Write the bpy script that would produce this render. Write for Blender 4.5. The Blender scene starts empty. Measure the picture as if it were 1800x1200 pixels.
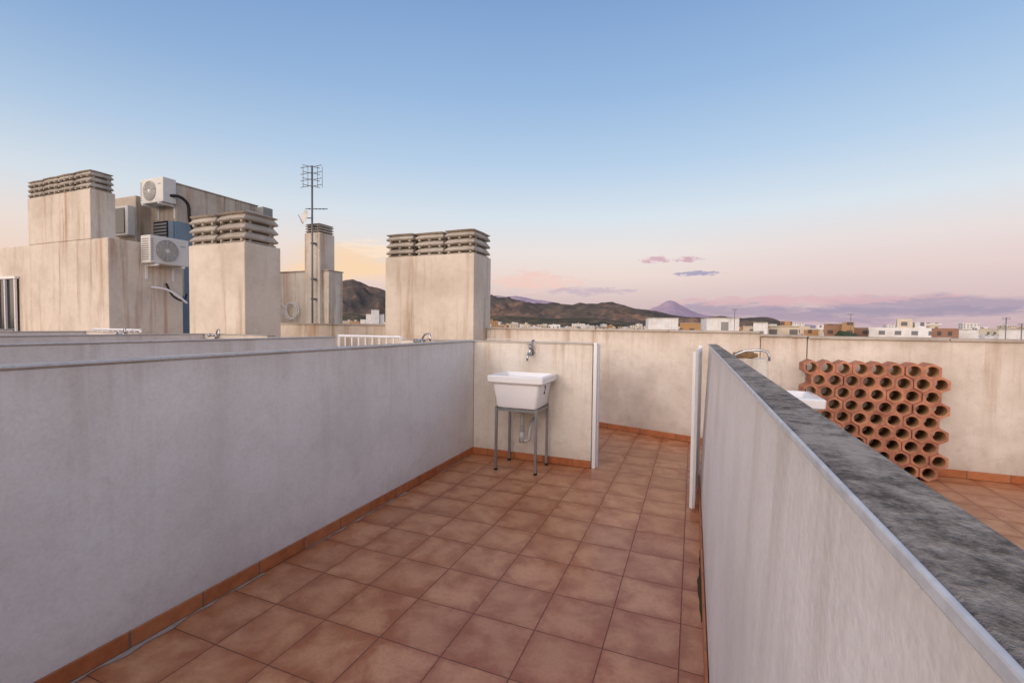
import bpy, bmesh, math, random
from mathutils import Vector, Matrix, noise
random.seed(7)
S = bpy.context.scene
COL = S.collection
def lin(c):
    return c/12.92 if c<=0.04045 else ((c+0.055)/1.055)**2.4
def hx(h,a=1.0):
    h=h.lstrip('#')
    return (lin(int(h[0:2],16)/255),lin(int(h[2:4],16)/255),lin(int(h[4:6],16)/255),a)

# ------------------------------------------------------------------ node helpers
class NT:
    def __init__(s,tree):
        s.t=tree; s.n=tree.nodes; s.l=tree.links
    def put(s,sock,v):
        if v is None: return
        if isinstance(v,bpy.types.NodeSocket): s.l.new(v,sock)
        else: sock.default_value=v
    def math(s,op,a,b=None,c=None,clamp=False):
        n=s.n.new('ShaderNodeMath'); n.operation=op; n.use_clamp=clamp
        s.put(n.inputs[0],a); s.put(n.inputs[1],b); s.put(n.inputs[2],c)
        return n.outputs[0]
    def noise(s,vec,scale,detail=4,rough=.55,dist=0.0):
        n=s.n.new('ShaderNodeTexNoise'); s.put(n.inputs['Vector'],vec)
        n.inputs['Scale'].default_value=scale; n.inputs['Detail'].default_value=detail
        n.inputs['Roughness'].default_value=rough; n.inputs['Distortion'].default_value=dist
        return n.outputs['Fac']
    def ramp(s,fac,els):
        n=s.n.new('ShaderNodeValToRGB'); s.put(n.inputs[0],fac)
        r=n.color_ramp
        while len(r.elements)>1: r.elements.remove(r.elements[-1])
        r.elements[0].position=els[0][0]; r.elements[0].color=els[0][1]
        for p,c in els[1:]:
            e=r.elements.new(p); e.color=c
        return n.outputs[0]
    def mr(s,v,a,b,c=0.0,d=1.0,smooth=False):
        n=s.n.new('ShaderNodeMapRange'); n.clamp=True
        if smooth: n.interpolation_type='SMOOTHSTEP'
        s.put(n.inputs[0],v)
        for i,x in zip((1,2,3,4),(a,b,c,d)): n.inputs[i].default_value=x
        return n.outputs[0]
    def mix(s,f,a,b,mode='MIX'):
        n=s.n.new('ShaderNodeMix'); n.data_type='RGBA'; n.blend_type=mode
        s.put(n.inputs[0],f); s.put(n.inputs[6],a); s.put(n.inputs[7],b)
        return n.outputs[2]
    def sep(s,v):
        n=s.n.new('ShaderNodeSeparateXYZ'); s.put(n.inputs[0],v); return n.outputs
    def comb(s,x,y,z):
        n=s.n.new('ShaderNodeCombineXYZ'); s.put(n.inputs[0],x); s.put(n.inputs[1],y); s.put(n.inputs[2],z); return n.outputs[0]
    def pos(s):
        return s.n.new('ShaderNodeNewGeometry').outputs['Position']
    def vmul(s,v,x):
        n=s.n.new('ShaderNodeVectorMath'); n.operation='MULTIPLY'; s.put(n.inputs[0],v); n.inputs[1].default_value=x; return n.outputs[0]
    def bump(s,h,strength,dist=.01):
        n=s.n.new('ShaderNodeBump'); s.put(n.inputs['Height'],h); n.inputs['Strength'].default_value=strength
        n.inputs['Distance'].default_value=dist; return n.outputs[0]
    def wn(s,v):
        n=s.n.new('ShaderNodeTexWhiteNoise'); s.put(n.inputs[0],v); return n.outputs[0]

def newmat(name):
    m=bpy.data.materials.new(name); m.use_nodes=True
    t=NT(m.node_tree); b=m.node_tree.nodes['Principled BSDF']
    return m,t,b

def stucco(name,base,dirty='#8d7f72',stain='#8a6a4c',stain_amt=.5,dirt_amt=.5,bump=.3,rough=.9,top=None,low=False,rust=0):
    m,t,b=newmat(name); p=t.pos()
    n1=t.noise(p,1.1,4,.65)
    n2=t.noise(t.vmul(p,(6.5,6.5,.4)),1.0,4,.7)
    n2b=t.noise(t.vmul(p,(1.3,1.3,.5)),1.0,2,.5)
    n3=t.noise(p,70,2,.6); n4=t.noise(p,11,3,.65)
    c=t.mix(t.math('MULTIPLY',t.mr(n1,.42,.68),dirt_amt),hx(base),hx(dirty))
    c=t.mix(t.math('MULTIPLY',t.mr(n4,.5,.72),dirt_amt*.4),c,hx(dirty))
    st=t.math('MULTIPLY',t.mr(n2,.50,.68),t.mr(n2b,.40,.58))
    if top or low:
        z=t.sep(p)[2]
    if top:
        g=t.mr(z,top-1.0,top,.15,1.0)
        st=t.math('MULTIPLY',st,g)
        edge=t.math('MULTIPLY',t.mr(t.math('ADD',z,t.math('MULTIPLY',n2,.35)),top+.02,top+.22),.75)
        c=t.mix(t.math('MULTIPLY',edge,dirt_amt),c,hx(dirty))
    if low:
        lo=t.mr(t.math('ADD',z,t.math('MULTIPLY',n4,-.25)),-.12,.12,.4,0)
        c=t.mix(lo,c,hx(dirty))
    c=t.mix(t.math('MULTIPLY',st,stain_amt),c,hx(stain))
    if rust:
        n5=t.noise(t.vmul(p,(2.2,2.2,.12)),1.7,3,.6)
        c=t.mix(t.math('MULTIPLY',t.mr(n5,.56,.68),rust),c,hx('#a8672f'))
    c=t.mix(t.mr(n3,.35,.7,0,.10),c,hx('#5f564e'))
    t.put(b.inputs['Base Color'],c); b.inputs['Roughness'].default_value=rough
    h=t.math('ADD',t.math('MULTIPLY',n3,.6),t.math('MULTIPLY',n4,.9))
    t.put(b.inputs['Normal'],t.bump(h,bump,.010))
    return m
def plain(name,col,rough=.5,metal=0.0,var=.12,scale=8,var_col=None,bump=0):
    m,t,b=newmat(name); p=t.pos()
    n=t.noise(p,scale,3,.6)
    dc=hx(col); d2=hx(var_col) if var_col else (dc[0]*.6,dc[1]*.58,dc[2]*.55,1)
    c=t.mix(t.mr(n,.4,.75,0,var),dc,d2)
    t.put(b.inputs['Base Color'],c); b.inputs['Roughness'].default_value=rough; b.inputs['Metallic'].default_value=metal
    if bump: t.put(b.inputs['Normal'],t.bump(t.noise(p,scale*6,3,.6),bump,.01))
    return m

M={}
M['wall']=stucco('painted_stucco','#e2ddd8','#b6aca3','#a08a74',.30,.38,.26,top=1.25,low=True)
M['wallS']=stucco('sink_wall_stucco','#e4dccf','#b0a292','#a3825e',.55,.45,.26,top=1.25,low=True)
M['wallB']=stucco('parapet_stucco','#e2d9cd','#ae9e8e','#9a7650',.7,.6,.26,top=1.36,low=True)
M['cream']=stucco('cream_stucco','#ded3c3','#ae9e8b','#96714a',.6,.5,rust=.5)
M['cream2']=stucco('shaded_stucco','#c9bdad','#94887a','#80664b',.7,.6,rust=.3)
M['blue']=plain('blue_paint','#7d909f',.8,0,.4,3)
M['concrete']=stucco('weathered_concrete','#c0b7aa','#857c70','#7c6a52',.5,.7,.6)
M['gap_shade']=stucco('gap_shade_concrete','#7a7268','#4f4a44','#5a4e40',.4,.8,.3)  # dark cap core: shade of the louvre gaps painted into the colour
M['black']=plain('dark_void','#141414',.8,0,.1)
M['white']=plain('white_enamel','#e2e2e2',.4,0,.10,10)
M['ceramic']=plain('white_ceramic','#eeeeee',.12,0,.08,3,'#c8c0b4')
M['galv']=plain('galvanised_steel','#9a9c9e',.45,.8,.35,14)
M['chrome']=plain('chrome','#b8b8b8',.2,1.0,.2,20)
M['alu']=plain('edge_strip','#c8cacc',.6,0,.5,40,'#8f9194')
M['acw']=plain('ac_casing','#d6d3cc',.5,0,.2,6)
M['acd']=plain('ac_grille','#8c8c89',.6,0,.2,10)
M['rubber']=plain('black_rubber','#151516',.6,0,.1)
M['plastic']=plain('translucent_pipe','#b4b3af',.3,0,.4,15)
M['glass']=plain('dark_glass','#10161a',.15,0,.1)
M['ink']=plain('ink','#2c2c2c',.8)
M['mast']=plain('mast_steel','#77787a',.5,.4,.3,10)

m,t,b=newmat('lichen_coping'); p=t.pos()
a=t.noise(p,20,7,.75); bb=t.noise(p,75,4,.75); cc=t.noise(p,3.5,3,.6)
f=t.math('ADD',t.math('MULTIPLY',a,.48),t.math('ADD',t.math('MULTIPLY',bb,.32),t.math('MULTIPLY',cc,.30)))
c=t.ramp(f,[(.0,hx('#b3a89a')),(.50,hx('#a69c90')),(.57,hx('#857c72')),(.63,hx('#5c554d')),(.75,hx('#3f3a35'))])
t.put(b.inputs['Base Color'],c); b.inputs['Roughness'].default_value=.95; b.inputs['Specular IOR Level'].default_value=.2
t.put(b.inputs['Normal'],t.bump(t.math('ADD',bb,a),.7,.008)); M['lichen']=m
M['cop']=stucco('coping_stone','#c0b6aa','#8a7f73','#6a5540',.4,.6,.3)

# floor tiles
T=0.313; X0=-0.023; Y0=2.58
def tile_mat(name,light,dark,grout,rough):
    m,t,b=newmat(name); p=t.pos(); s=t.sep(p)
    u=t.math('DIVIDE',t.math('SUBTRACT',s[0],X0),T); v=t.math('DIVIDE',t.math('SUBTRACT',s[1],Y0),T)
    fu=t.math('FRACT',u); fv=t.math('FRACT',v)
    du=t.math('ABSOLUTE',t.math('SUBTRACT',fu,.5)); dv=t.math('ABSOLUTE',t.math('SUBTRACT',fv,.5))
    d=t.math('MAXIMUM',du,dv)
    cell=t.comb(t.math('FLOOR',u),t.math('FLOOR',v),0)
    r=t.wn(cell)
    off=t.n.new('ShaderNodeVectorMath'); off.operation='MULTIPLY_ADD'; t.put(off.inputs[0],cell); off.inputs[1].default_value=(3.7,5.3,0); t.put(off.inputs[2],p)
    n=t.noise(off.outputs[0],6.0,4,.6,.3); nf=t.noise(p,60,3,.7); nb=t.noise(p,.9,4,.65)
    e=t.math('ADD',t.math('MULTIPLY',t.math('POWER',t.math('MULTIPLY',d,2),3),.55),t.math('MULTIPLY',t.math('SUBTRACT',n,.5),2.6))
    c=t.mix(t.mr(e,-.35,.80,0,1,True),hx(light),hx(dark))
    c=t.mix(t.mr(nf,.4,.75,0,.26),c,hx('#6c3a20'))
    c=t.mix(t.math('MULTIPLY',r,.26),c,hx('#8a4c2e'))
    c=t.mix(t.mr(nb,.42,.72,0,.32),c,hx('#96755e'))
    g=t.mr(t.math('ADD',d,t.math('MULTIPLY',t.math('SUBTRACT',nf,.5),.006)),.4915,.4945)
    c=t.mix(g,c,hx(grout))
    t.put(b.inputs['Base Color'],c)
    t.put(b.inputs['Roughness'],t.math('ADD',t.math('MULTIPLY',nb,.26),t.math('ADD',t.math('MULTIPLY',g,.4),rough-.08)))
    hgt=t.math('SUBTRACT',t.math('ADD',t.math('MULTIPLY',n,.25),t.math('MULTIPLY',r,.1)),g)
    t.put(b.inputs['Normal'],t.bump(hgt,.3,.004))
    return m
M['floor']=tile_mat('terracotta_tiles','#d0976d','#a7643e','#66402f',.24)
m,t,b=newmat('skirting_tiles'); p=t.pos(); s=t.sep(p)
u=t.math('DIVIDE',t.math('ADD',t.math('ADD',s[0],s[1]),.1),T); fu=t.math('FRACT',u)
g=t.mr(t.math('ABSOLUTE',t.math('SUBTRACT',fu,.5)),.478,.488)
r=t.wn(t.comb(t.math('FLOOR',u),0,0)); n=t.noise(p,14,4,.6)
c=t.mix(t.mr(n,.3,.7),hx('#b76b3e'),hx('#8f4b28')); c=t.mix(t.math('MULTIPLY',r,.45),c,hx('#c6885c')); c=t.mix(g,c,hx('#7b5a48'))
t.put(b.inputs['Base Color'],c); b.inputs['Roughness'].default_value=.5; M['skirt']=m
m,t,b=newmat('clay'); p=t.pos(); oi=t.noise(p,7,4,.6)
c=t.mix(t.mr(oi,.35,.65),hx('#c08264'),hx('#945e4a')); c=t.mix(t.mr(t.noise(p,30,3,.7),.5,.75,0,.5),c,hx('#d0a58a'))
t.put(b.inputs['Base Color'],c); b.inputs['Roughness'].default_value=.85; M['clay']=m
M['clay_in']=plain('clay_inside','#b08a5c',.9,0,.6,12,'#5a4030')
M['cement']=plain('cement_smear','#a8998c',.9,0,.5,30,'#7a685a')
M['moss']=plain('moss','#3a3c26',1,0,.5,30)

# ------------------------------------------------------------------ geometry helpers
def mesh_obj(name,bm,mats,parent=None,smooth=False):
    me=bpy.data.meshes.new(name); bmesh.ops.recalc_face_normals(bm,faces=bm.faces); bm.to_mesh(me); bm.free()
    for mm in (mats if isinstance(mats,(list,tuple)) else [mats]): me.materials.append(mm)
    if smooth:
        for f in me.polygons: f.use_smooth=True
    o=bpy.data.objects.new(name,me); COL.objects.link(o)
    if parent: o.parent=parent
    return o
def empty(name,loc=(0,0,0)):
    e=bpy.data.objects.new(name,None); e.location=(0,0,0); e.empty_display_size=.1; COL.objects.link(e); return e
def add_box(bm,x0,x1,y0,y1,z0,z1,mi=0,batter=0):
    vs=[bm.verts.new(v) for v in ((x0,y0,z0),(x1,y0,z0),(x1,y1,z0),(x0,y1,z0),(x0+batter,y0,z1),(x1,y0,z1),(x1,y1,z1),(x0+batter,y1,z1))]
    for f in ((0,3,2,1),(4,5,6,7),(0,1,5,4),(1,2,6,5),(2,3,7,6),(3,0,4,7)):
        fc=bm.faces.new([vs[i] for i in f]); fc.material_index=mi
    return vs
def bevel(o,w=.008,seg=2):
    md=o.modifiers.new('bevel','BEVEL'); md.width=w; md.segments=seg; md.limit_method='ANGLE'; return o
def box(name,x0,x1,y0,y1,z0,z1,mat,parent=None,bev=.008,batter=0):
    bm=bmesh.new(); add_box(bm,x0,x1,y0,y1,z0,z1,0,batter)
    o=mesh_obj(name,bm,mat,parent)
    if bev: bevel(o,bev)
    return o
def prism(name,pts,z0,z1,mat,parent=None,bev=.008):
    bm=bmesh.new(); lo=[bm.verts.new((x,y,z0)) for x,y in pts]; hi=[bm.verts.new((x,y,z1)) for x,y in pts]
    bm.faces.new(lo[::-1]); bm.faces.new(hi); n=len(pts)
    for i in range(n): bm.faces.new((lo[i],lo[(i+1)%n],hi[(i+1)%n],hi[i]))
    o=mesh_obj(name,bm,mat,parent)
    if bev: bevel(o,bev)
    return o
def add_tube(bm,pts,r,seg=10,mi=0):
    pts=[Vector(p) for p in pts]; rings=[]
    up=Vector((0,0,1))
    prev=None
    for i,p in enumerate(pts):
        d=(pts[min(i+1,len(pts)-1)]-pts[max(i-1,0)]).normalized()
        if prev is None:
            a=d.cross(up)
            if a.length<.05: a=d.cross(Vector((1,0,0)))
        else:
            a=prev-d*prev.dot(d)
        a.normalize(); prev=a; b_=d.cross(a)
        rr=r[i] if isinstance(r,(list,tuple)) else r
        rings.append([bm.verts.new(p+a*math.cos(2*math.pi*k/seg)*rr+b_*math.sin(2*math.pi*k/seg)*rr) for k in range(seg)])
    for A,B in zip(rings,rings[1:]):
        for k in range(seg):
            f=bm.faces.new((A[k],A[(k+1)%seg],B[(k+1)%seg],B[k])); f.material_index=mi; f.smooth=seg>4
    bm.faces.new(rings[0][::-1]).material_index=mi; bm.faces.new(rings[-1]).material_index=mi
def tube(name,pts,r,mat,parent=None,seg=10):
    bm=bmesh.new(); add_tube(bm,pts,r,seg); return mesh_obj(name,bm,mat,parent)
def arc(c,r,a0,a1,n,u,v):
    c=Vector(c);u=Vector(u);v=Vector(v)
    return [c+u*r*math.cos(math.radians(a0+(a1-a0)*i/n))+v*r*math.sin(math.radians(a0+(a1-a0)*i/n)) for i in range(n+1)]

WH=1.24
# ------------------------------------------------------------------ building deck
deck_pts=[(-17,-6),(7,-6),(7,5.75),(1.1,5.75),(-3.4,7.1),(-17,7.1)]
prism('rooftop_floor',deck_pts,-.05,0,M['floor'],None,0)
body=prism('apartment_building',[(-16.9,-5.9),(6.9,-5.9),(6.9,5.7),(1.1,5.7),(-3.4,7.05),(-16.9,7.05)],-16,-.06,M['cream'],None,0)

def partition(x_in,x_out,y0,y1,name='terrace_wall',h=WH,mat='wall',cop='cop',batter=0,sides=(1,1),edge=None):
    e=empty(name)
    box('wall',x_in,x_out,y0,y1,0,h-.016,M[mat],e,.006,batter)
    box('coping',x_in+batter-.004,x_out+.004,y0-.01,y1+.012,h-.016,h,M[cop],e,.004)
    if sides[0]: box('skirting',x_in-.012,x_in-.0005,y0,y1-.002,.003,.075,M['skirt'],e,.003)
    if sides[1]: box('skirting_outer',x_out+.0005,x_out+.012,y0,y1-.002,.003,.075,M['skirt'],e,.003)
    if edge is not None:
        box('metal_edge',edge,edge+.005,y0-.01,y1+.01,h-.009,h+.002,M['alu'],e,.002)
    return e
partition(-2.34,-2.22,-4.0,4.57,edge=-2.2155)
rw=partition(.085,.200,-4.0,4.47,h=1.26,batter=.050,sides=(1,1),edge=.1255,cop='lichen')
for x in (-4.25,-6.55,-8.95,-11.4,-13.8):
    partition(x-.12,x,-4.0,4.57 if x>-7 else 4.3,edge=x+.0045)
partition(4.1,4.22,-4.0,5.58)
box('terrace_end_wall',-17,7,-4.14,-4.012,0,WH,M['wall'])

def ragged(name,xa,dirx,y0,y1,wmin,wmax,mat,step=.03,seed=1,thr=0):
    bm=bmesh.new(); prev=None; y=y0
    while y<y1:
        w=wmin+(wmax-wmin)*max(0,noise.noise(Vector((y*2.1,seed,0)))*.9+noise.noise(Vector((y*11,seed,5)))*.5+.25)
        if noise.noise(Vector((y*1.3,seed,9)))<thr: prev=None; y+=step; continue
        a=bm.verts.new((xa,y,.0035)); b_=bm.verts.new((xa+dirx*w,y,.0035))
        if prev: bm.faces.new((prev[0],prev[1],b_,a))
        prev=(a,b_); y+=step
    mesh_obj(name,bm,mat)
ragged('cement_smear',-2.207,1,-2,4.43,.003,.045,M['cement'],.02,1,-.25)
ragged('moss_strip',.072,-1,.5,3.6,.002,.022,M['moss'],.012,4,.0)

def sinkwall(x0,x1,y=4.45,name='sink_wall',th=.12):
    e=empty(name)
    box('wall',x0,x1,y,y+th,0,WH-.018,M['wallS'],e,.006)
    box('coping',x0,x1+.004,y-.004,y+th+.004,WH-.018,WH-.004,M['cop'],e,.004)
    box('skirting',x0,x1,y-.012,y-.0005,.003,.075,M['skirt'],e,.003)
    return e
sinkwall(-2.215,-.915)
sinkwall(-3.16,-2.345)
sinkwall(-6.54,-5.3)
sinkwall(-8.93,-7.6,4.2)

# back parapets
def seg_wall(name,p0,p1,th,h,mat,cop='cop',skirt=True,ov=.02):
    e=empty(name)
    p0=Vector(p0);p1=Vector(p1);d=(p1-p0).normalized();n=Vector((-d.y,d.x))
    if n.y<0: n=-n
    def quad(a,b_): return [tuple(p0+n*a),tuple(p1+n*a),tuple(p1+n*b_),tuple(p0+n*b_)]
    prism('wall',quad(0,th),0,h-.03,M[mat],e,.006)
    L=(p1-p0).length; k=max(1,int(L/1.0))
    for i in range(k):
        a=p0+d*(L*i/k+.002); b_=p0+d*(L*(i+1)/k-.003)
        dz=random.uniform(-.003,.003)
        prism('coping_slab',[tuple(a-n*ov),tuple(b_-n*ov),tuple(b_+n*(th+ov)),tuple(a+n*(th+ov))],h-.03,h+dz,M[cop],e,.004)
    if skirt: prism('skirting',quad(-.012,-.0005),.003,.078,M['skirt'],e,.003)
    return e
seg_wall('parapet_wall',(-3.22,6.95),(.70,5.77),.2,1.38,'wallB')
pil=empty('parapet_pier')
prism('wall',[(.702,5.745),(1.118,5.615),(1.12,5.9),(.76,6.0)],0,1.315,M['wallB'],pil)
prism('coping',[(.69,5.725),(1.118,5.59),(1.122,5.92),(.75,6.02)],1.315,1.342,M['cop'],pil)
seg_wall('parapet_wall',(1.125,5.60),(6.9,5.60),.2,1.335,'wallB')
seg_wall('parapet_wall',(-10.28,7.0),(-4.97,6.9),.2,1.41,'cream',skirt=False)

# chimneys ------------------------------------------------------------------
def cap_module(bm,cx,cy,z,wx,wy,hh,layers):
    roof=hh*.24; lh=(hh-roof)/layers
    def fr(hx0,hy0,hx1,hy1,z0,z1,mi):
        a=[];b_=[]
        for (sx,sy,k) in ((-1,-1,0),(0,-1,1),(1,-1,0),(1,0,2),(1,1,0),(0,1,1),(-1,1,0),(-1,0,2)):
            ex=1.0 if k!=2 else 1.06; ey=1.0 if k!=1 else 1.07
            a.append(bm.verts.new((cx+sx*hx0*ex,cy+sy*hy0*ey,z0))); b_.append(bm.verts.new((cx+sx*hx1*ex,cy+sy*hy1*ey,z1)))
        bm.faces.new(a[::-1]).material_index=mi; bm.faces.new(b_).material_index=mi
        for i in range(8): bm.faces.new((a[i],a[(i+1)%8],b_[(i+1)%8],b_[i])).material_index=mi
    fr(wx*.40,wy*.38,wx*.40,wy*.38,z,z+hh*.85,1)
    fr(wx*.46,wy*.46,wx*.47,wy*.47,z,z+lh*.16,0)
    for i in range(layers):
        z0=z+i*lh+lh*.16
        g=lh*.22
        for sx in (-.36,0,.36):
            for sy in (-1,1):
                x=cx+sx*wx; add_box(bm,x-.02,x+.02,cy+sy*wy*.42-.05,cy+sy*wy*.42+.02,z0-.005,z0+g+.01,0)
        for sy in (-.3,.3):
            for sx in (-1,1):
                y=cy+sy*wy; add_box(bm,cx+sx*wx*.42-.03,cx+sx*wx*.42+.02,y-.018,y+.018,z0-.005,z0+g+.01,0)
        fr(wx*.485,wy*.495,wx*.50,wy*.53,z0+g,z0+g+lh*.16,0)
        fr(wx*.50,wy*.53,wx*.43,wy*.41,z0+g+lh*.1601,z0+lh*.98,0)
    z0=z+layers*lh+lh*.10
    fr(wx*.47,wy*.47,wx*.50,wy*.52,z0,z0+roof*.18,0)
    fr(wx*.50,wy*.52,wx*.12,wy*.08,z0+roof*.1801,z0+roof*.80,0)
def chimney(x0,x1,y0,y1,z0,zt,n,caph,mat='cream',layers=3,name='chimney',over=.0):
    e=empty(name)
    box('stack',x0,x1,y0,y1,z0,zt,M[mat],e,.012)
    bm=bmesh.new(); w=(x1-x0)/n
    for i in range(n):
        cap_module(bm,x0+w*(i+.5),(y0+y1)/2+random.uniform(-.012,.012),zt+.002+random.uniform(0,.006),w*(.96+over),(y1-y0)*(.94+over)-.015*(i%2),caph+random.uniform(-.015,.015),layers)
    o=mesh_obj('louvred_cap',bm,[M['concrete'],M['gap_shade']],e); bevel(o,.009,2)
    return e
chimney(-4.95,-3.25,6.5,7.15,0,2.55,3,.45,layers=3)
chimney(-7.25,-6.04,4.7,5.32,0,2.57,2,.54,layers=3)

blk=empty('roof_stair_block'); box('walls',-10.9,-8.68,9.1,9.6,0,2.75,M['cream'],blk)
prism('coping',[(-10.92,9.07),(-8.66,9.07),(-8.66,9.62),(-10.92,9.62)],2.752,2.78,M['cop'],blk)
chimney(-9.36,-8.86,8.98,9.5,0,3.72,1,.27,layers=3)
box('neighbour_rooftop',-30,-3.5,7.3,14,-.4,-.02,M['cream2'],None,0)

# ------------------------------------------------------------------ left building
lb=empty('stucco_rooftop_building')
box('main_block',-19,-10.3,5.2,6.55,0,2.98,M['cream'],lb,.012)
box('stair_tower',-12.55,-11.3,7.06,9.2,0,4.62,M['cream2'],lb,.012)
box('tower_coping',-12.57,-11.28,7.04,9.22,4.622,4.65,M['cop'],lb,.004)
box('blue_panel',-11.297,-11.27,7.02,8.2,0,3.75,M['blue'],lb,.004)
box('blue_return',-12.0,-11.3,6.98,7.055,0,3.75,M['blue'],lb,.004)
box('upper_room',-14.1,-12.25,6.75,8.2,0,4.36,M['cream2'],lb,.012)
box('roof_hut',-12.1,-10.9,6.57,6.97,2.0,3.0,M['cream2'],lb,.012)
box('vent_frame',-12.92,-12.28,6.60,6.748,3.42,4.1,M['acw'],lb,.006)
box('vent_glass',-12.87,-12.4,6.585,6.6,3.47,4.05,M['glass'],lb,.003)
bm=bmesh.new()
for i in range(6): add_box(bm,-11.95,-11.5,6.955,6.975,3.3+i*.075,3.34+i*.075)
mesh_obj('tower_louvre',bm,M['acd'],lb)
box('tower_louvre_void',-11.98,-11.47,6.965,6.979,3.27,3.76,M['black'],lb,0)
box('window_glass',-14.7,-13.5,5.17,5.195,1.0,2.28,M['glass'],lb,0)
bm=bmesh.new()
for xx in (-14.7,-14.32,-13.95,-13.54): add_box(bm,xx,xx+.035,5.13,5.168,1.0,2.28)
mesh_obj('window_bars',bm,M['white'],lb)
box('window_lintel',-14.75,-13.48,5.125,5.197,2.285,2.34,M['white'],lb,.004)
box('small_vent',-11.2,-10.9,9.05,9.35,4.15,4.55,M['acd'],lb,.005)
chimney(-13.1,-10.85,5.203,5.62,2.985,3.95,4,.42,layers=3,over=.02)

def ac_unit(org,rot,w,h,depth=.30,name='air_conditioner'):
    e=empty(name); e.location=org; e.rotation_euler=(0,0,rot)
    xb=0;x1=depth;y0=0;y1=w;z0=0;z1=h
    box('casing',xb,x1,y0,y1,z0,z1,M['acw'],e,.015)
    cy=y0+w*.42; cz=z0+h*.5; R=h*.40
    bm=bmesh.new()
    c=[bm.verts.new((x1+.004,cy+R*math.cos(a*math.pi/16),cz+R*math.sin(a*math.pi/16))) for a in range(32)]
    bm.faces.new(c); mesh_obj('fan_opening',bm,M['acd'],e)
    bm=bmesh.new()
    for k in range(1,9):
        add_tube(bm,arc((x1+.012,cy,cz),R*k/8,0,360,28,(0,1,0),(0,0,1)),.006,5)
    for a in range(0,360,30):
        v=Vector((0,math.cos(math.radians(a)),math.sin(math.radians(a))))
        add_tube(bm,[Vector((x1+.014,cy,cz))+v*.03,Vector((x1+.014,cy,cz))+v*R],.004,5)
    add_tube(bm,[(x1+.006,cy,cz),(x1+.02,cy,cz)],.04,14)
    mesh_obj('fan_grille',bm,M['acw'],e)
    bm=bmesh.new()
    for k in range(10):
        zz=z0+h*(.12+.08*k); add_box(bm,xb+.04,x1-.05,y0-.004,y0+.002,zz,zz+.018)
        add_box(bm,x1-.001,x1+.004,y0+.012,y0+.06,zz,zz+.018)
    mesh_obj('slots',bm,M['acd'],e)
    box('badge',x1,x1+.004,y1-.17,y1-.07,z0+h*.72,z0+h*.75,M['acd'],e,0)
    bm=bmesh.new()
    for yy in (y0+.1,y1-.14):
        add_box(bm,xb-.05,x1+.03,yy,yy+.04,z0-.045,z0-.005); add_box(bm,xb-.05,xb-.02,yy,yy+.04,z0-.3,z0-.045)
    mesh_obj('bracket',bm,M['white'],e)
    return e
ac_unit((-10.25,5.72,2.56),0,.74,.55)
ac_unit((-12.06,7.03,4.13),math.radians(-90),.82,.56,.29)
def cable(name,pts,r,mat='rubber'):
    P=[Vector(p) for p in pts]; out=[]
    for i in range(len(P)-1):
        p0=P[max(i-1,0)];p1=P[i];p2=P[i+1];p3=P[min(i+2,len(P)-1)]
        for k in range(8):
            u=k/8
            out.append(.5*((2*p1)+(-p0+p2)*u+(2*p0-5*p1+4*p2-p3)*u*u+(-p0+3*p1-3*p2+p3)*u**3))
    out.append(P[-1]); return tube(name,out,r,M[mat],None,8)
cable('refrigerant_hose',[(-11.26,6.9,4.3),(-11.15,7.05,4.3),(-11.1,7.2,4.15),(-11.12,7.25,3.8),(-11.1,7.4,3.5),(-11.08,7.7,3.42)],.035)
cable('drain_hose',[(-10.0,6.6,3.45),(-10.28,7.0,3.38),(-10.6,7.3,3.5)],.02,'white')
cable('drain_hose',[(-10.27,6.2,2.2),(-10.15,6.25,1.95),(-10.05,6.4,1.85),(-10.1,6.5,2.0)],.02)
cable('drain_hose',[(-10.25,5.9,2.1),(-10.1,6.15,2.05),(-10.0,6.45,1.8)],.022,'white')
hose=empty('coiled_hose'); bm=bmesh.new()
for k in range(2): add_tube(bm,arc((-9.82-.03*k,9.02-.03*k,1.74-.02*k),.21,0,360,36,(1,0,0),(0,0,1)),.013,6)
mesh_obj('coils',bm,M['white'],hose)
tube('tail',[(-10.0,9.0,1.8),(-10.2,9.02,1.9),(-10.4,9.05,1.92)],.012,M['white'],hose)

# ------------------------------------------------------------------ antenna
ant=empty('tv_antenna')
ax,ay=-8.97,8.85
tube('mast',[(ax,ay,0),(ax,ay,5.35)],.024,M['mast'],ant)
bm=bmesh.new()
r=Vector((math.cos(math.radians(22)),math.sin(math.radians(22)),0))
A=Vector((ax,ay,0))
for zz in (5.32,5.16,5.0,4.84):
    for s_ in (-1,1):
        add_tube(bm,[A+Vector((0,0,zz)),A+r*.24*s_+Vector((0,0,zz+.05))],.008,5)
        add_tube(bm,[A+Vector((0,-.06,zz)),A+r*.24*s_+Vector((0,-.06,zz-.05))],.008,5)
for s_ in (-.24,-.12,.12,.24):
    add_tube(bm,[A+r*s_+Vector((0,.02,4.82)),A+r*s_+Vector((0,.02,5.34))],.006,5)
mesh_obj('bowtie_panel',bm,M['mast'],ant)
bm=bmesh.new()
B=A+Vector((0,0,4.28)); d=r
add_tube(bm,[B-d*.15,B+d*.38],.01,6)
for k in range(6):
    q=B+d*(-.12+.09*k); pv=Vector((-r.y,r.x,0)).normalized()
    add_tube(bm,[q-pv*.14+Vector((0,0,-.05)),q+pv*.14+Vector((0,0,.05))],.006,5)
mesh_obj('yagi',bm,M['mast'],ant)
for i,zz in enumerate((2.0,2.5,3.4)): box('clamp',ax-.03,ax+.03,ay-.03,9.08 if zz<2.7 else 8.975,zz,zz+.05,M['mast'],ant,.004)
bm=bmesh.new(); nrm=Vector((-.25,-.93,.25)).normalized(); uu=nrm.cross(Vector((0,0,1))).normalized(); vv=uu.cross(nrm)
C=A+Vector((-.16,-.05,4.05)); rings=[]
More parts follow.
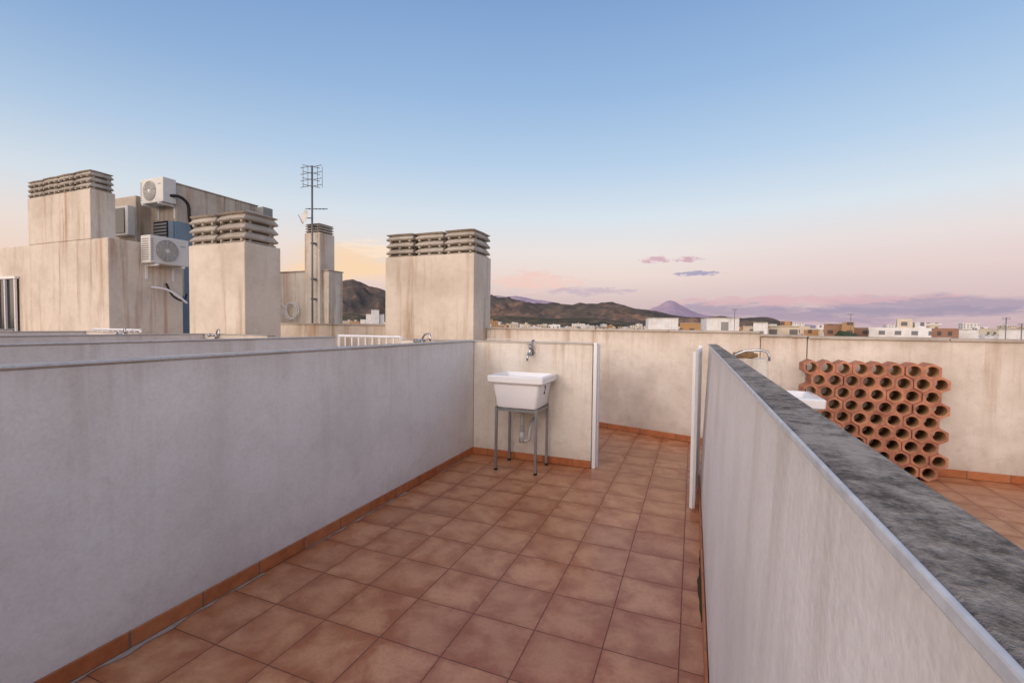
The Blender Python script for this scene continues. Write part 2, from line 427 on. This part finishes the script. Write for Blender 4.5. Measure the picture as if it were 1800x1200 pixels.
for k in range(1,7):
    rr=.17*k/6; dep=.05*(rr/.17)**2
    rings.append([bm.verts.new(C+uu*rr*math.cos(a*math.pi/12)+vv*rr*1.1*math.sin(a*math.pi/12)+nrm*dep) for a in range(24)])
c0=bm.verts.new(C)
for a in range(24): bm.faces.new((c0,rings[0][a],rings[0][(a+1)%24]))
for R1,R2 in zip(rings,rings[1:]):
    for a in range(24): bm.faces.new((R1[a],R2[a],R2[(a+1)%24],R1[(a+1)%24]))
mesh_obj('dish',bm,M['acw'],ant,True)
tube('dish_arm',[C,A+Vector((0,0,4.05))],.012,M['mast'],ant)
tube('dish_feed',[C-vv*.17+nrm*.03,C+nrm*.2],.008,M['mast'],ant)

# ------------------------------------------------------------------ sinks
def rrect(hx_,hy_,z,r=.03,n=4):
    pts=[]
    for (sx,sy,a0) in ((1,1,0),(-1,1,90),(-1,-1,180),(1,-1,270)):
        for i in range(n+1):
            a=math.radians(a0+90*i/n); pts.append((sx*(hx_-r)+r*math.cos(a),sy*(hy_-r)+r*math.sin(a),z))
    return pts
def sink(cx,cy,rot=0,name='laundry_sink',number=False):
    e=bpy.data.objects.new(name,None); COL.objects.link(e)
    e.location=(cx,cy,0); e.rotation_euler=(0,0,rot)
    bm=bmesh.new()
    L=[rrect(.178,.155,.612),rrect(.200,.175,.62),rrect(.208,.182,.64),rrect(.238,.200,.84),rrect(.270,.218,.855),rrect(.283,.231,.866,.02),rrect(.286,.234,.918,.02),rrect(.280,.228,.926,.02),
       rrect(.25,.197,.928),rrect(.242,.19,.918),rrect(.225,.175,.80),rrect(.15,.12,.70),rrect(.04,.04,.69,.02)]
    R=[[bm.verts.new(p) for p in l] for l in L]; n=len(R[0])
    for a,b_ in zip(R,R[1:]):
        for i in range(n): bm.faces.new((a[i],a[(i+1)%n],b_[(i+1)%n],b_[i]))
    bm.faces.new(R[0][::-1]); bm.faces.new(R[-1])
    o=mesh_obj('basin',bm,M['ceramic'],e)
    for f in o.data.polygons: f.use_smooth=True
    o.data.set_sharp_from_angle(angle=math.radians(35))
    bm=bmesh.new()
    for k in range(6): add_tube(bm,[(-.16,.15-k*.012,.80),( .16,.15-k*.012,.80)],.004,6)
    mesh_obj('washboard',bm,M['ceramic'],e)
    bm=bmesh.new()
    for sx in (-1,1):
        for sy in (-1,1):
            x=sx*.203;y=sy*.175; add_box(bm,x-.011,x+.011,y-.011,y+.011,.012,.625)
    for sy in (-1,1): add_box(bm,-.191,.191,sy*.175-.010,sy*.175+.010,.585,.610)
    for sx in (-1,1): add_box(bm,sx*.203-.010,sx*.203+.010,-.163,.163,.585,.610)
    mesh_obj('stand',bm,M['galv'],e)
    bm=bmesh.new()
    for sx in (-1,1):
        for sy in (-1,1):
            x=sx*.203;y=sy*.175; add_box(bm,x-.014,x+.014,y-.014,y+.014,0.001,.02)
    mesh_obj('feet',bm,M['rubber'],e)
    bm=bmesh.new()
    add_tube(bm,[(0,0,.612),(0,0,.55)],.035,14)
    add_tube(bm,[(0,0,.55),(0,0,.36)],.02,12)
    add_tube(bm,[Vector((0,0,.38))]+arc((.04,0,.31),.04,180,360,10,(1,0,0),(0,0,1))+[Vector((.08,.0,.38)),Vector((.07,.10,.44)),Vector((.05,.24,.45))],.017,12)
    for k in range(9): add_tube(bm,[(0,0,.37+.016*k),(0,0,.377+.016*k)],.024,12)
    add_tube(bm,[(0,0,.36),(0,0,.25)],.030,12)
    mesh_obj('trap',bm,M['plastic'],e)
    if number:
        cu=bpy.data.curves.new('number','FONT'); cu.body='2'; cu.size=.12; cu.extrude=.0008; cu.offset=.002; cu.align_x='CENTER'; cu.align_y='CENTER'
        tx=bpy.data.objects.new('number',cu); COL.objects.link(tx); tx.parent=e; cu.materials.append(M['ink'])
        ta=math.atan2(.030,.20)
        tx.location=(.208+.030*(.785-.64)/.20+.0012,.0,.785)
        tx.rotation_euler=(Matrix.Rotation(ta,3,'Y')@Matrix.Rotation(math.radians(90),3,'Z')@Matrix.Rotation(math.radians(90),3,'X')).to_euler()
    return e
sink(-1.555,4.205,0,number=True)
sink(.565,3.86,0)

def wall_tap(x,y,z,name='wall_tap'):
    e=empty(name)
    bm=bmesh.new()
    add_tube(bm,[(x,y,z),(x,y-.012,z)],.03,16)
    add_tube(bm,[(x,y,z),(x,y-.09,z)],.013,10)
    add_tube(bm,[(x,y-.06,z-.035),(x,y-.06,z+.05)],[.018,.014],12)
    add_tube(bm,[(x,y-.06,z+.05),(x,y-.06,z+.075)],.02,12)
    add_tube(bm,[(x-.03,y-.06,z+.085),(x+.03,y-.06,z+.085)],.007,8)
    add_tube(bm,[(x,y-.12,z+.085),(x,y-.03,z+.085)],.007,8)
    add_tube(bm,[Vector((x,y-.08,z)),Vector((x,y-.12,z-.01)),Vector((x,y-.14,z-.04)),Vector((x,y-.142,z-.08))],.012,10)
    mesh_obj('body',bm,M['chrome'],e)
wall_tap(-1.545,4.448,1.13)
tube('supply_pipe',[(-1.545,4.44,1.13),(-1.545,4.432,1.2),(-1.545,4.45,1.25),(-1.545,4.5,1.255)],.009,M['galv'])
def swan_tap(x,y,z,dx,dy,L=.3,name='swan_neck_tap'):
    e=empty(name); d=Vector((dx,dy,0)).normalized(); b0=Vector((x,y,z)); bm=bmesh.new()
    P=[b0,b0+d*.02+Vector((0,0,.04)),b0+d*L*.35+Vector((0,0,.075)),b0+d*L*.8+Vector((0,0,.085)),b0+d*L*.95+Vector((0,0,.07)),b0+d*L+Vector((0,0,.035)),b0+d*L+Vector((0,0,.0))]
    add_tube(bm,P,.010,10)
    add_tube(bm,[b0+Vector((0,0,-.05)),b0+Vector((0,0,.02))],.02,10)
    pv=Vector((-d.y,d.x,0))
    add_tube(bm,[b0-pv*.09,b0+pv*.09],.016,10)
    add_tube(bm,[b0-pv*.10,b0-pv*.07],.025,10); add_tube(bm,[b0+pv*.10,b0+pv*.07],.025,10)
    mesh_obj('body',bm,M['chrome'],e)
swan_tap(.30,4.09,1.15,1,-.12,.26)
for (x,y) in ((-2.86,4.42),(-6.25,4.42),(-7.9,4.17)): swan_tap(x,y,1.22,1,-.4,.16)
swan_tap(-12.3,4.3,1.28,1,-.4,.3)
cable('thin_cable',[(-2.1,4.5,1.25),(-1.9,4.49,1.262),(-1.6,4.5,1.245),(-1.3,4.49,1.25),(-1.05,4.5,1.245),(-.95,4.46,1.25)],.004,'acw')

# ------------------------------------------------------------------ gates
def gate(p0,p1,z0,z1,name='metal_gate',nb=9,br=.010):
    e=empty(name); bm=bmesh.new(); p0=Vector(p0);p1=Vector(p1)
    def P(f,z): q=p0.lerp(p1,f); return (q.x,q.y,z)
    for f in (0,1): add_tube(bm,[P(f,z0),P(f,z1)],.02,4)
    for z in (z0+.02,z1-.02): add_tube(bm,[P(0,z),P(1,z)],.018,4)
    for k in range(1,nb): add_tube(bm,[P(k/nb,z0+.02),P(k/nb,z1-.02)],br,6)
    mesh_obj('frame',bm,M['white'],e); return e
gate((-4.13,4.5),(-3.2,4.5),.08,1.27)
gate((-8.85,4.25),(-7.65,4.25),.08,1.29)
g=gate((.022,3.68),(.060,4.42),.04,1.225,nb=11,br=.012)
gp=empty('gate_post')
box('post',-.908,-.872,4.452,4.50,.0,1.245,M['white'],gp,.004)
box('post_stop',-.900,-.86,4.505,4.56,.0,1.235,M['white'],gp,.004)
gp2=empty('gate_post'); box('post',.045,.080,4.44,4.48,.0,1.245,M['white'],gp2,.004)
bm=bmesh.new()
for zz in (.25,1.0): add_tube(bm,[(.055,4.43,zz),(.055,4.43,zz+.09)],.012,8)
mesh_obj('hinges',bm,M['white'],gp2)

# ------------------------------------------------------------------ clay tube rack
rk=empty('clay_bottle_rack'); p_=.136; Rh=.136/math.sqrt(3); rows=9
bm=bmesh.new(); NSEG=24
def hex_pt(a,R):
    ap=R*math.cos(math.pi/6); m_=(a+math.pi/6)%(math.pi/3)-math.pi/6
    return ap/math.cos(m_)
for row in range(rows):
    for c_ in range(8):
        x=1.10+p_*c_+(p_/2 if (rows-1-row)%2==1 else 0)+random.uniform(-.003,.003)+(.004 if (c_//2)%2 else -.002); z=Rh+.004+row*.136*.8660
        yf=5.30+random.uniform(-.012,.012)+(.01 if (c_//2)%2 else 0); yb=yf+.20
        ro=Rh*.985; ri=p_*.35
        def ring(fn,y): return [bm.verts.new((x+fn(k)*math.cos(2*math.pi*k/NSEG),y,z+fn(k)*math.sin(2*math.pi*k/NSEG))) for k in range(NSEG)]
        fo=lambda k: hex_pt(2*math.pi*k/NSEG,ro)
        A1=ring(fo,yf);A2=ring(fo,yb);I0=ring(lambda k:ri*1.04,yf);I1=ring(lambda k:ri,yf+.006);I2=ring(lambda k:ri*.97,yb)
        for k in range(NSEG):
            k2=(k+1)%NSEG
            bm.faces.new((A1[k],A1[k2],I0[k2],I0[k])); bm.faces.new((A1[k],A2[k],A2[k2],A1[k2])); bm.faces.new((A2[k],I2[k],I2[k2],A2[k2]))
            bm.faces.new((I0[k],I0[k2],I1[k2],I1[k]))
            f=bm.faces.new((I1[k],I1[k2],I2[k2],I2[k])); f.material_index=1; f.smooth=True
mesh_obj('hexagonal_tubes',bm,[M['clay'],M['clay_in']],rk)

bm=bmesh.new(); bmesh.ops.create_icosphere(bm,subdivisions=3,radius=1)
for v in bm.verts:
    n_=noise.noise(v.co*2.3)*.35+noise.noise(v.co*6)*.12; v.co=Vector((v.co.x*.09,v.co.y*.05,v.co.z*.035))*(1+n_)+Vector((.40,4.19,1.185))
mesh_obj('stone',bm,plain('stone_mat','#9a7a52',.9,0,.6,30),None)
lg=empty('low_wall'); box('block',.215,.56,4.13,4.25,0,1.16,M['wallS'],lg)

# ------------------------------------------------------------------ background
GZ=-16
m,t,b=newmat('ground_mat'); p=t.pos(); n=t.noise(p,.006,5,.6); n2=t.noise(p,.05,3,.6)
c=t.ramp(n,[(.3,hx('#6b6455')),(.5,hx('#8a7b68')),(.65,hx('#5c6350')),(.8,hx('#9a8d80'))]); c=t.mix(t.mr(n2,.5,.7,0,.5),c,hx('#48513f'))
t.put(b.inputs['Base Color'],c); b.inputs['Roughness'].default_value=1; M['ground']=m
bm=bmesh.new(); vs=[bm.verts.new((70000*math.cos(a*math.pi/48),70000*math.sin(a*math.pi/48),GZ)) for a in range(96)]; bm.faces.new(vs)
mesh_obj('ground',bm,M['ground'])
m,t,b=newmat('sea_mat'); p=t.pos(); c=t.mix(t.noise(p,.002,3,.5),hx('#5f7391'),hx('#7a88a2'))
t.put(b.inputs['Base Color'],c); b.inputs['Roughness'].default_value=.35; M['sea']=m
bm=bmesh.new(); I=[];O=[]
for k in range(41):
    a=math.radians(6+k*3.2); rr=2600+500*math.sin(k*.9)+ (2500 if k<3 else 0)
    I.append(bm.verts.new((rr*math.sin(a),rr*math.cos(a),GZ+1))); O.append(bm.verts.new((69000*math.sin(a),69000*math.cos(a),GZ+1)))
for k in range(40): bm.faces.new((I[k],I[k+1],O[k+1],O[k]))
mesh_obj('sea',bm,M['sea'])

def interp(tab,x):
    if x<=tab[0][0]: return tab[0][1]
    for (a,b1),(c,d) in zip(tab,tab[1:]):
        if x<=c:
            u=(x-a)/(c-a); return b1+(d-b1)*u
    return tab[-1][1]
def hills(name,tab,Rc,Rf,mat,rough,nz,seed,na=520,nr=56):
    a0=tab[0][0];a1=tab[-1][0]; V=[];F=[]
    for i in range(na+1):
        az=a0+(a1-a0)*i/na; hc=(interp(tab,az)+interp(tab,az-.35)+interp(tab,az+.35))/3
        ca,sa=math.sin(math.radians(az)),math.cos(math.radians(az))
        Hc=Rc*math.tan(math.radians(max(hc,0)))
        for j in range(nr+1):
            u=j/nr*1.35; R=Rf+(Rc-Rf)*u
            q=Vector((ca*R,sa*R,seed*977.))*nz
            rg=1-abs(noise.noise(q)*2); rg2=1-abs(noise.noise(q*2.3)*2); rg3=1-abs(noise.noise(q*5.1)*2); rg4=noise.noise(q*11)
            base=(u if u<1 else max(0,1-(u-1)*2.2)); base=base**1.25
            fade=max(0.0,1-u)**.75*u*2.6 if u<1 else 0
            det=(rg*.55+rg2*.35+rg3*.25+rg4*.10-.78)*rough*fade
            edge=(noise.noise(q*7)+.6*noise.noise(q*17))*.030
            V.append((ca*R,sa*R,GZ-4+(Hc-GZ)*max(0,base+det+edge*base)))
    k=nr+1
    for i in range(na):
        for j in range(nr): F.append((i*k+j,i*k+j+1,(i+1)*k+j+1,(i+1)*k+j))
    me=bpy.data.meshes.new(name); me.from_pydata(V,[],F); me.materials.append(mat)
    me.polygons.foreach_set('use_smooth',[True]*len(F)); me.update()
    o=bpy.data.objects.new(name,me); COL.objects.link(o); return o
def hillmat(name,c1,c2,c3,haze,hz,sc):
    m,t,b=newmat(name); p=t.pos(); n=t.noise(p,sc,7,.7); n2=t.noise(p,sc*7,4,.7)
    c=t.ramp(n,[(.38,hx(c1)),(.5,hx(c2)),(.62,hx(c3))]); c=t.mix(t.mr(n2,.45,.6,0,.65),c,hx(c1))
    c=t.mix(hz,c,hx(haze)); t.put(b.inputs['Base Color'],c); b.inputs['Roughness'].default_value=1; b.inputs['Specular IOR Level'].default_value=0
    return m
main=[(-75,2.5),(-62,3.3),(-54,3.9),(-47,4.0),(-44.7,4.3),(-42.3,5.2),(-40.7,5.5),(-39.1,4.7),(-36.4,3.95),(-31.6,3.7),(-24.4,3.8),(-22.4,3.75),(-21,3.45),(-19.6,3.1),(-18,2.95),(-16.3,3.05),(-14.7,2.85),(-13.2,3.1),(-11.5,3.0),(-9.7,3.35),(-8.5,3.0),(-7,2.35),(-5.6,2.2),(-4.3,2.05),(-2.6,1.7),(-1.1,1.5),(1,1.35),(2.5,1.55),(4.9,1.25),(6,1.35),(7.1,1.5),(8.0,1.3),(8.7,1.0),(9.5,.45),(10.3,.0)]
far=[(-50,4.2),(-30,3.6),(-24,3.9),(-21,3.8),(-18,3.4),(-14,2.6),(-8,1.8),(-5.6,2.1),(-4.6,2.45),(-3.7,2.8),(-3.1,3.4),(-2.6,3.5),(-2.1,3.2),(-1.3,2.75),(-.2,2.1),(.7,1.7),(2.5,1.4),(6,1.0),(10,.65),(14,.35),(19,.3),(25,.15),(30,.0)]
low=[(-75,.8),(-40,1.5),(-30,1.2),(-22,1.5),(-17,1.1),(-12,1.3),(-8,.8),(-3,.6),(3,.5),(7,.3),(9,.0)]
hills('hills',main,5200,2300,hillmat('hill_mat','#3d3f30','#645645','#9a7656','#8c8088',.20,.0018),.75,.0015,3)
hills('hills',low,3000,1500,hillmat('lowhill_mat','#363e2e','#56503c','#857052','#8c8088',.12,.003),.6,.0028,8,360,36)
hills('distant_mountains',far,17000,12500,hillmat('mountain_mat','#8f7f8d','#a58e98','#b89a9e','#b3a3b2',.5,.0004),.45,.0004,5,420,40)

# town
def facade(name,base,win='#3a3f46'):
    m,t,b=newmat(name); p=t.pos(); s=t.sep(p)
    fz=t.math('FRACT',t.math('DIVIDE',t.math('ADD',s[2],16),3.0)); fx=t.math('FRACT',t.math('DIVIDE',t.math('ADD',s[0],t.math('MULTIPLY',s[1],.63)),3.3))
    w=t.math('MULTIPLY',t.math('MULTIPLY',t.math('GREATER_THAN',fz,.35),t.math('LESS_THAN',fz,.8)),t.math('MULTIPLY',t.math('GREATER_THAN',fx,.3),t.math('LESS_THAN',fx,.7)))
    c=t.mix(t.mr(t.noise(p,.3,2,.6),.4,.7,0,.4),hx(base),hx('#8f8072')); c=t.mix(t.math('MULTIPLY',w,.8),c,hx(win))
    t.put(b.inputs['Base Color'],c); b.inputs['Roughness'].default_value=.85; return m
FM=[facade('facade_white','#dedbd8'),facade('facade_cream','#cbbda8'),facade('facade_ochre','#b08658'),facade('facade_brick','#97705a'),facade('facade_grey','#a5a19e')]
class Raw:
    def __init__(s): s.V=[];s.F=[];s.I=[]
    def rb(s,cx,cy,w,d,z0,z1,ang,mi):
        c,s_=math.cos(ang),math.sin(ang); k=len(s.V)
        P=[(cx+x*c-y*s_,cy+x*s_+y*c) for x,y in ((-w/2,-d/2),(w/2,-d/2),(w/2,d/2),(-w/2,d/2))]
        s.V+= [(x,y,z0) for x,y in P]+[(x,y,z1) for x,y in P]
        s.F.append((k+4,k+5,k+6,k+7)); s.I.append(mi)
        for i in range(4): s.F.append((k+i,k+(i+1)%4,k+4+(i+1)%4,k+4+i)); s.I.append(mi)
    def obj(s,name,mats,parent=None):
        me=bpy.data.meshes.new(name); me.from_pydata(s.V,[],s.F)
        for m_ in mats: me.materials.append(m_)
        me.polygons.foreach_set('material_index',s.I); me.update()
        o=bpy.data.objects.new(name,me); COL.objects.link(o); o.parent=parent; return o
R_=Raw()
for k in range(2300):
    az=random.uniform(-62,62); R=160+2900*random.random()**1.1
    if R>1500 and az>22: continue
    h=random.choice((7,9,10,12,13,15))+random.random()*1.5
    if az>0 and R<900: h+=random.choice((0,1.5,3))
    if R>700: h+=random.choice((0,0,0,2,5,8,11))
    w=random.uniform(8,20)*(1+R/4000);d=random.uniform(8,18)
    cx,cy=R*math.sin(math.radians(az)),R*math.cos(math.radians(az)); ang=random.choice((0,.2,-.25,.5))
    mi=random.choices(range(5),(7,5,1.8,1.3,1.6))[0]
    R_.rb(cx,cy,w,d,GZ-1,GZ+h,ang,mi)
    if random.random()<.85: R_.rb(cx+random.uniform(-2,2),cy+random.uniform(-2,2),random.uniform(2.5,5),random.uniform(2.5,4),GZ+h-.5,GZ+h+random.uniform(1.5,3),ang,random.choice((0,0,1,2)))
R_.obj('distant_town',FM)
tb_=bmesh.new(); bmesh.ops.create_icosphere(tb_,subdivisions=2,radius=1); tb_.verts.ensure_lookup_table()
TV=[v.co.copy() for v in tb_.verts]; TF=[[v.index for v in f.verts] for f in tb_.faces]; tb_.free()
R_=Raw()
for k in range(650):
    az=random.uniform(-60,40); R=140+2200*random.random(); cx,cy=R*math.sin(math.radians(az)),R*math.cos(math.radians(az))
    for q in range(4):
        rr=random.uniform(2.0,4.2); c0=Vector((cx+random.uniform(-5,5),cy+random.uniform(-4,4),GZ+random.uniform(8,12.8))); k0=len(R_.V)
        for v in TV: R_.V.append(tuple(v*rr*(1+.7*noise.noise(v*1.9+c0))+c0))
        for f in TF: R_.F.append(tuple(i+k0 for i in f)); R_.I.append(0)
    R_.rb(cx,cy,.6,.6,GZ,GZ+9,0,0)
R_.obj('distant_trees',[plain('foliage','#3d4a30',1,0,.6,.6,'#27301f')])

def azp(az,R): return R*math.sin(math.radians(az)),R*math.cos(math.radians(az))
def bld(name,az0,az1,R,ztop,mat,depth=6,z0=GZ,ang=None):
    e=empty(name); am=(az0+az1)/2; cx,cy=azp(am,R+depth/2); w=2*R*math.tan(math.radians((az1-az0)/2))
    ang=-math.radians(am) if ang is None else ang
    r_=Raw(); r_.rb(cx,cy,w,depth,z0,ztop,ang,0); r_.obj('walls',[mat],e)
    r_=Raw(); r_.rb(cx,cy,w*1.03,depth*1.03,ztop+.002,ztop+.010*R**.5,ang,0); r_.obj('roof_edge',[M['concrete']],e)
    return e,cx,cy,w,ang
wm=stucco('white_render','#e6e4e2','#b9b3ab','#a8937c',.4,.4)
e_,cx,cy,w,ang=bld('white_rooftop_house',-5.3,-1.9,62,2.65,wm,6,ang=.15)
r_=Raw(); r_.rb(cx-.2,cy-3.03,.5,.06,1.2,1.9,.15,0); r_.rb(cx+.9,cy-2.86,.5,.06,1.2,1.9,.15,0); r_.obj('windows',[M['glass']],e_)
e_,cx,cy,w,ang=bld('white_rooftop_house',1.0,4.4,60,2.65,wm,6,ang=.1)
r_=Raw(); r_.rb(cx+.5,cy-2.98,.8,.06,.6,2.2,.1,0); r_.obj('door',[M['acd']],e_)
bld('white_apartment_block',-6.2,6.5,58.5,.35,wm,14)
bld('ochre_house',-1.5,.9,150,3.0,FM[2],10)
bld('cream_house',5.2,10.5,110,2.0,FM[1],12)
bld('white_house',6.2,7.6,105,2.7,wm,8)
bld('brick_house',12.7,14.8,190,3.4,FM[3],12)
bld('brick_house',15.0,17.4,200,2.2,FM[3],12)
bld('ochre_house',14.2,15.2,185,4.0,FM[2],6)
bld('white_house',17.9,19.4,230,2.2,wm,10)
bld('white_house',22.3,24.0,210,2.0,wm,10)
bld('white_house',-39.5,-37.4,150,4.6,wm,10)
bld('white_house',-38.9,-38.0,149,5.9,wm,5)
bld('white_rooftop_house',25.2,33,48,1.62,wm,8)
bld('cream_house',10.2,12.3,260,1.6,FM[1],12)
tb=empty('apartment_tower'); cx,cy=azp(20.9,420); r_=Raw(); r_.rb(cx,cy,8,10,GZ,7.0,-.3,0); r_.obj('walls',[FM[1]],tb)
r_=Raw()
for k in range(8): r_.rb(cx,cy,9.4,11.4,GZ+1+3*k-.5,GZ+1+3*k+.4,-.3,0)
r_.obj('balconies',[wm],tb)
for az,R,z in ((4.3,59,3.7),(14.9,180,6.6),(25.6,46,2.4),(26.5,44,1.95)):
    x,y=azp(az,R); e=empty('rooftop_antenna'); bm=bmesh.new(); rr=.0004*R+.01
    add_tube(bm,[(x,y,-2),(x,y,z)],rr,6)
    for q in (0,.25): add_tube(bm,[(x-.005*R,y,z-q*R*.010),(x+.005*R,y,z-q*R*.010)],rr*.5,5)
    mesh_obj('mast',bm,M['mast'],e)

# ------------------------------------------------------------------ world
W=bpy.data.worlds.new('World'); S.world=W; W.use_nodes=True; t=NT(W.node_tree)
try:
    W.cycles.sampling_method='MANUAL'; W.cycles.sample_map_resolution=256
except Exception as ex: print(ex)
for n_ in list(t.n): t.n.remove(n_)
out=t.n.new('ShaderNodeOutputWorld')
tc=t.n.new('ShaderNodeTexCoord'); v=tc.outputs['Generated']; s=t.sep(v)
el=t.math('MULTIPLY',t.math('ARCSINE',s[2]),57.2958); az=t.math('MULTIPLY',t.math('ARCTAN2',s[0],s[1]),57.2958)
tab=[(0,'#b3a0ae'),(3,'#ccb2b6'),(6,'#e4cdc6'),(9,'#e5d9d4'),(13,'#d4dce3'),(19,'#b3cae2'),(26,'#96b5da'),(36,'#789bca'),(60,'#587db5')]
c=t.ramp(t.math('DIVIDE',el,60),[(a/60,hx(h)) for a,h in tab])
lf=t.math('MULTIPLY',t.mr(az,-25,-50,0,1,True),t.mr(el,12,3,0,1,True)); c=t.mix(t.math('MULTIPLY',lf,.5),c,hx('#f3d3b6'))
rf=t.math('MULTIPLY',t.mr(az,-10,15,0,1,True),t.mr(el,14,1,0,1,True)); c=t.mix(t.math('MULTIPLY',rf,.55),c,hx('#cfb0b8'))
dk=t.math('MULTIPLY',t.mr(az,-30,-80,0,1,True),t.mr(el,8,40,0,1,True)); c=t.mix(t.math('MULTIPLY',dk,.45),c,hx('#4a76b2'))
cv=t.comb(t.math('MULTIPLY',az,.10),t.math('MULTIPLY',el,.55),0)
nz=t.noise(cv,1.0,6,.65,.4); nz2=t.noise(t.comb(t.math('MULTIPLY',az,.42),t.math('MULTIPLY',el,1.9),3),1.0,6,.65,.3)
nz3=t.noise(t.comb(t.math('MULTIPLY',az,.9),t.math('MULTIPLY',el,2.6),7),1.0,5,.65,.2)
def blob(c,a0,e0,wa,we,col,op,lo=.35,hi=.6,k=1.0,nn=None,bi=.9):
    da=t.math('DIVIDE',t.math('SUBTRACT',az,a0),wa); de=t.math('DIVIDE',t.math('SUBTRACT',el,e0),we)
    r2=t.math('ADD',t.math('MULTIPLY',da,da),t.math('MULTIPLY',de,de))
    g=t.math('SUBTRACT',bi,t.math('MULTIPLY',r2,.6))
    g=t.math('ADD',g,t.math('MULTIPLY',t.math('SUBTRACT',nn,.5),2.2*k))
    return t.mix(t.math('MULTIPLY',t.mr(g,lo,lo+hi,0,1,True),op),c,hx(col))
c=blob(c,14,2.0,22,1.5,'#9c8aa6',.85,.3,.5,1.3,nz)
c=blob(c,10,3.1,14,.6,'#cfa2ae',.75,.3,.5,1.5,nz2)
c=blob(c,18,1.9,14,.5,'#8f83a4',.6,.3,.5,1.6,nz2)
c=blob(c,-19,5.6,6,1.5,'#ebc0b6',.8,.3,.6,1.5,nz2)
c=blob(c,-12,4.4,6,.6,'#b9a0b4',.7,.3,.6,1.5,nz2)
c=blob(c,-40,7.0,9,2.6,'#f6cfa4',.85,.2,.8,1.3,nz)
c=blob(c,-37,9,6,1.2,'#fbe0c2',.6,.3,.6,1.4,nz2)
c=blob(c,-4.4,8.05,2.0,.42,'#c99aa6',.85,.3,.6,1.5,nz3,.95)
c=blob(c,-.8,7.95,1.8,.34,'#c493a6',.85,.3,.6,1.5,nz3,.95)
c=blob(c,.4,6.35,2.7,.34,'#9288ab',.85,.3,.6,1.5,nz3,.95)
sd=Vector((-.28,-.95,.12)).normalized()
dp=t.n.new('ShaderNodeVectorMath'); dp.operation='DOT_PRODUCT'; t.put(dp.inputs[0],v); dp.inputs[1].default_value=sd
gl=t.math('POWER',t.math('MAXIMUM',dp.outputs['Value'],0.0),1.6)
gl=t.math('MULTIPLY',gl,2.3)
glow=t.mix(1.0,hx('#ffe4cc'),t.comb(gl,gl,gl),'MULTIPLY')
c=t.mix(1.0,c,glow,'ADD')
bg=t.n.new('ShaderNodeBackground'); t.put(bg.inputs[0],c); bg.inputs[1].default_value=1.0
sky=t.n.new('ShaderNodeTexSky'); sky.sky_type='NISHITA'; sky.sun_disc=False; sky.sun_elevation=math.radians(12); sky.sun_rotation=math.radians(196)
bg2=t.n.new('ShaderNodeBackground'); t.put(bg2.inputs[0],sky.outputs[0]); bg2.inputs[1].default_value=.015
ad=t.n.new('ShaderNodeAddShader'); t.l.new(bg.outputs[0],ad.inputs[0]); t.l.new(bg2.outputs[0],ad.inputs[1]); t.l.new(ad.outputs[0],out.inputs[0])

sl=bpy.data.lights.new('sun','SUN'); sl.energy=.48; sl.angle=math.radians(18); sl.color=(1,.84,.70)
so=bpy.data.objects.new('sun',sl); COL.objects.link(so)
sd2=Vector((math.sin(math.radians(196))*math.cos(math.radians(12)),math.cos(math.radians(196))*math.cos(math.radians(12)),math.sin(math.radians(12))))
so.rotation_euler=sd2.to_track_quat('Z','Y').to_euler()

# ------------------------------------------------------------------ camera
cd=bpy.data.cameras.new('camera'); cam=bpy.data.objects.new('camera',cd); COL.objects.link(cam)
cd.sensor_width=36; cd.lens=16; cd.clip_start=.01; cd.clip_end=200000
Rm=Matrix.Rotation(math.radians(21.7),4,'Z')@Matrix.Rotation(math.radians(90-1.93),4,'X')@Matrix.Rotation(math.radians(.7),4,'Z')
cam.matrix_world=Matrix.Translation((0,0,1.4))@Rm
S.camera=cam
S.view_settings.view_transform='Standard'; S.view_settings.look='None'; S.view_settings.exposure=0
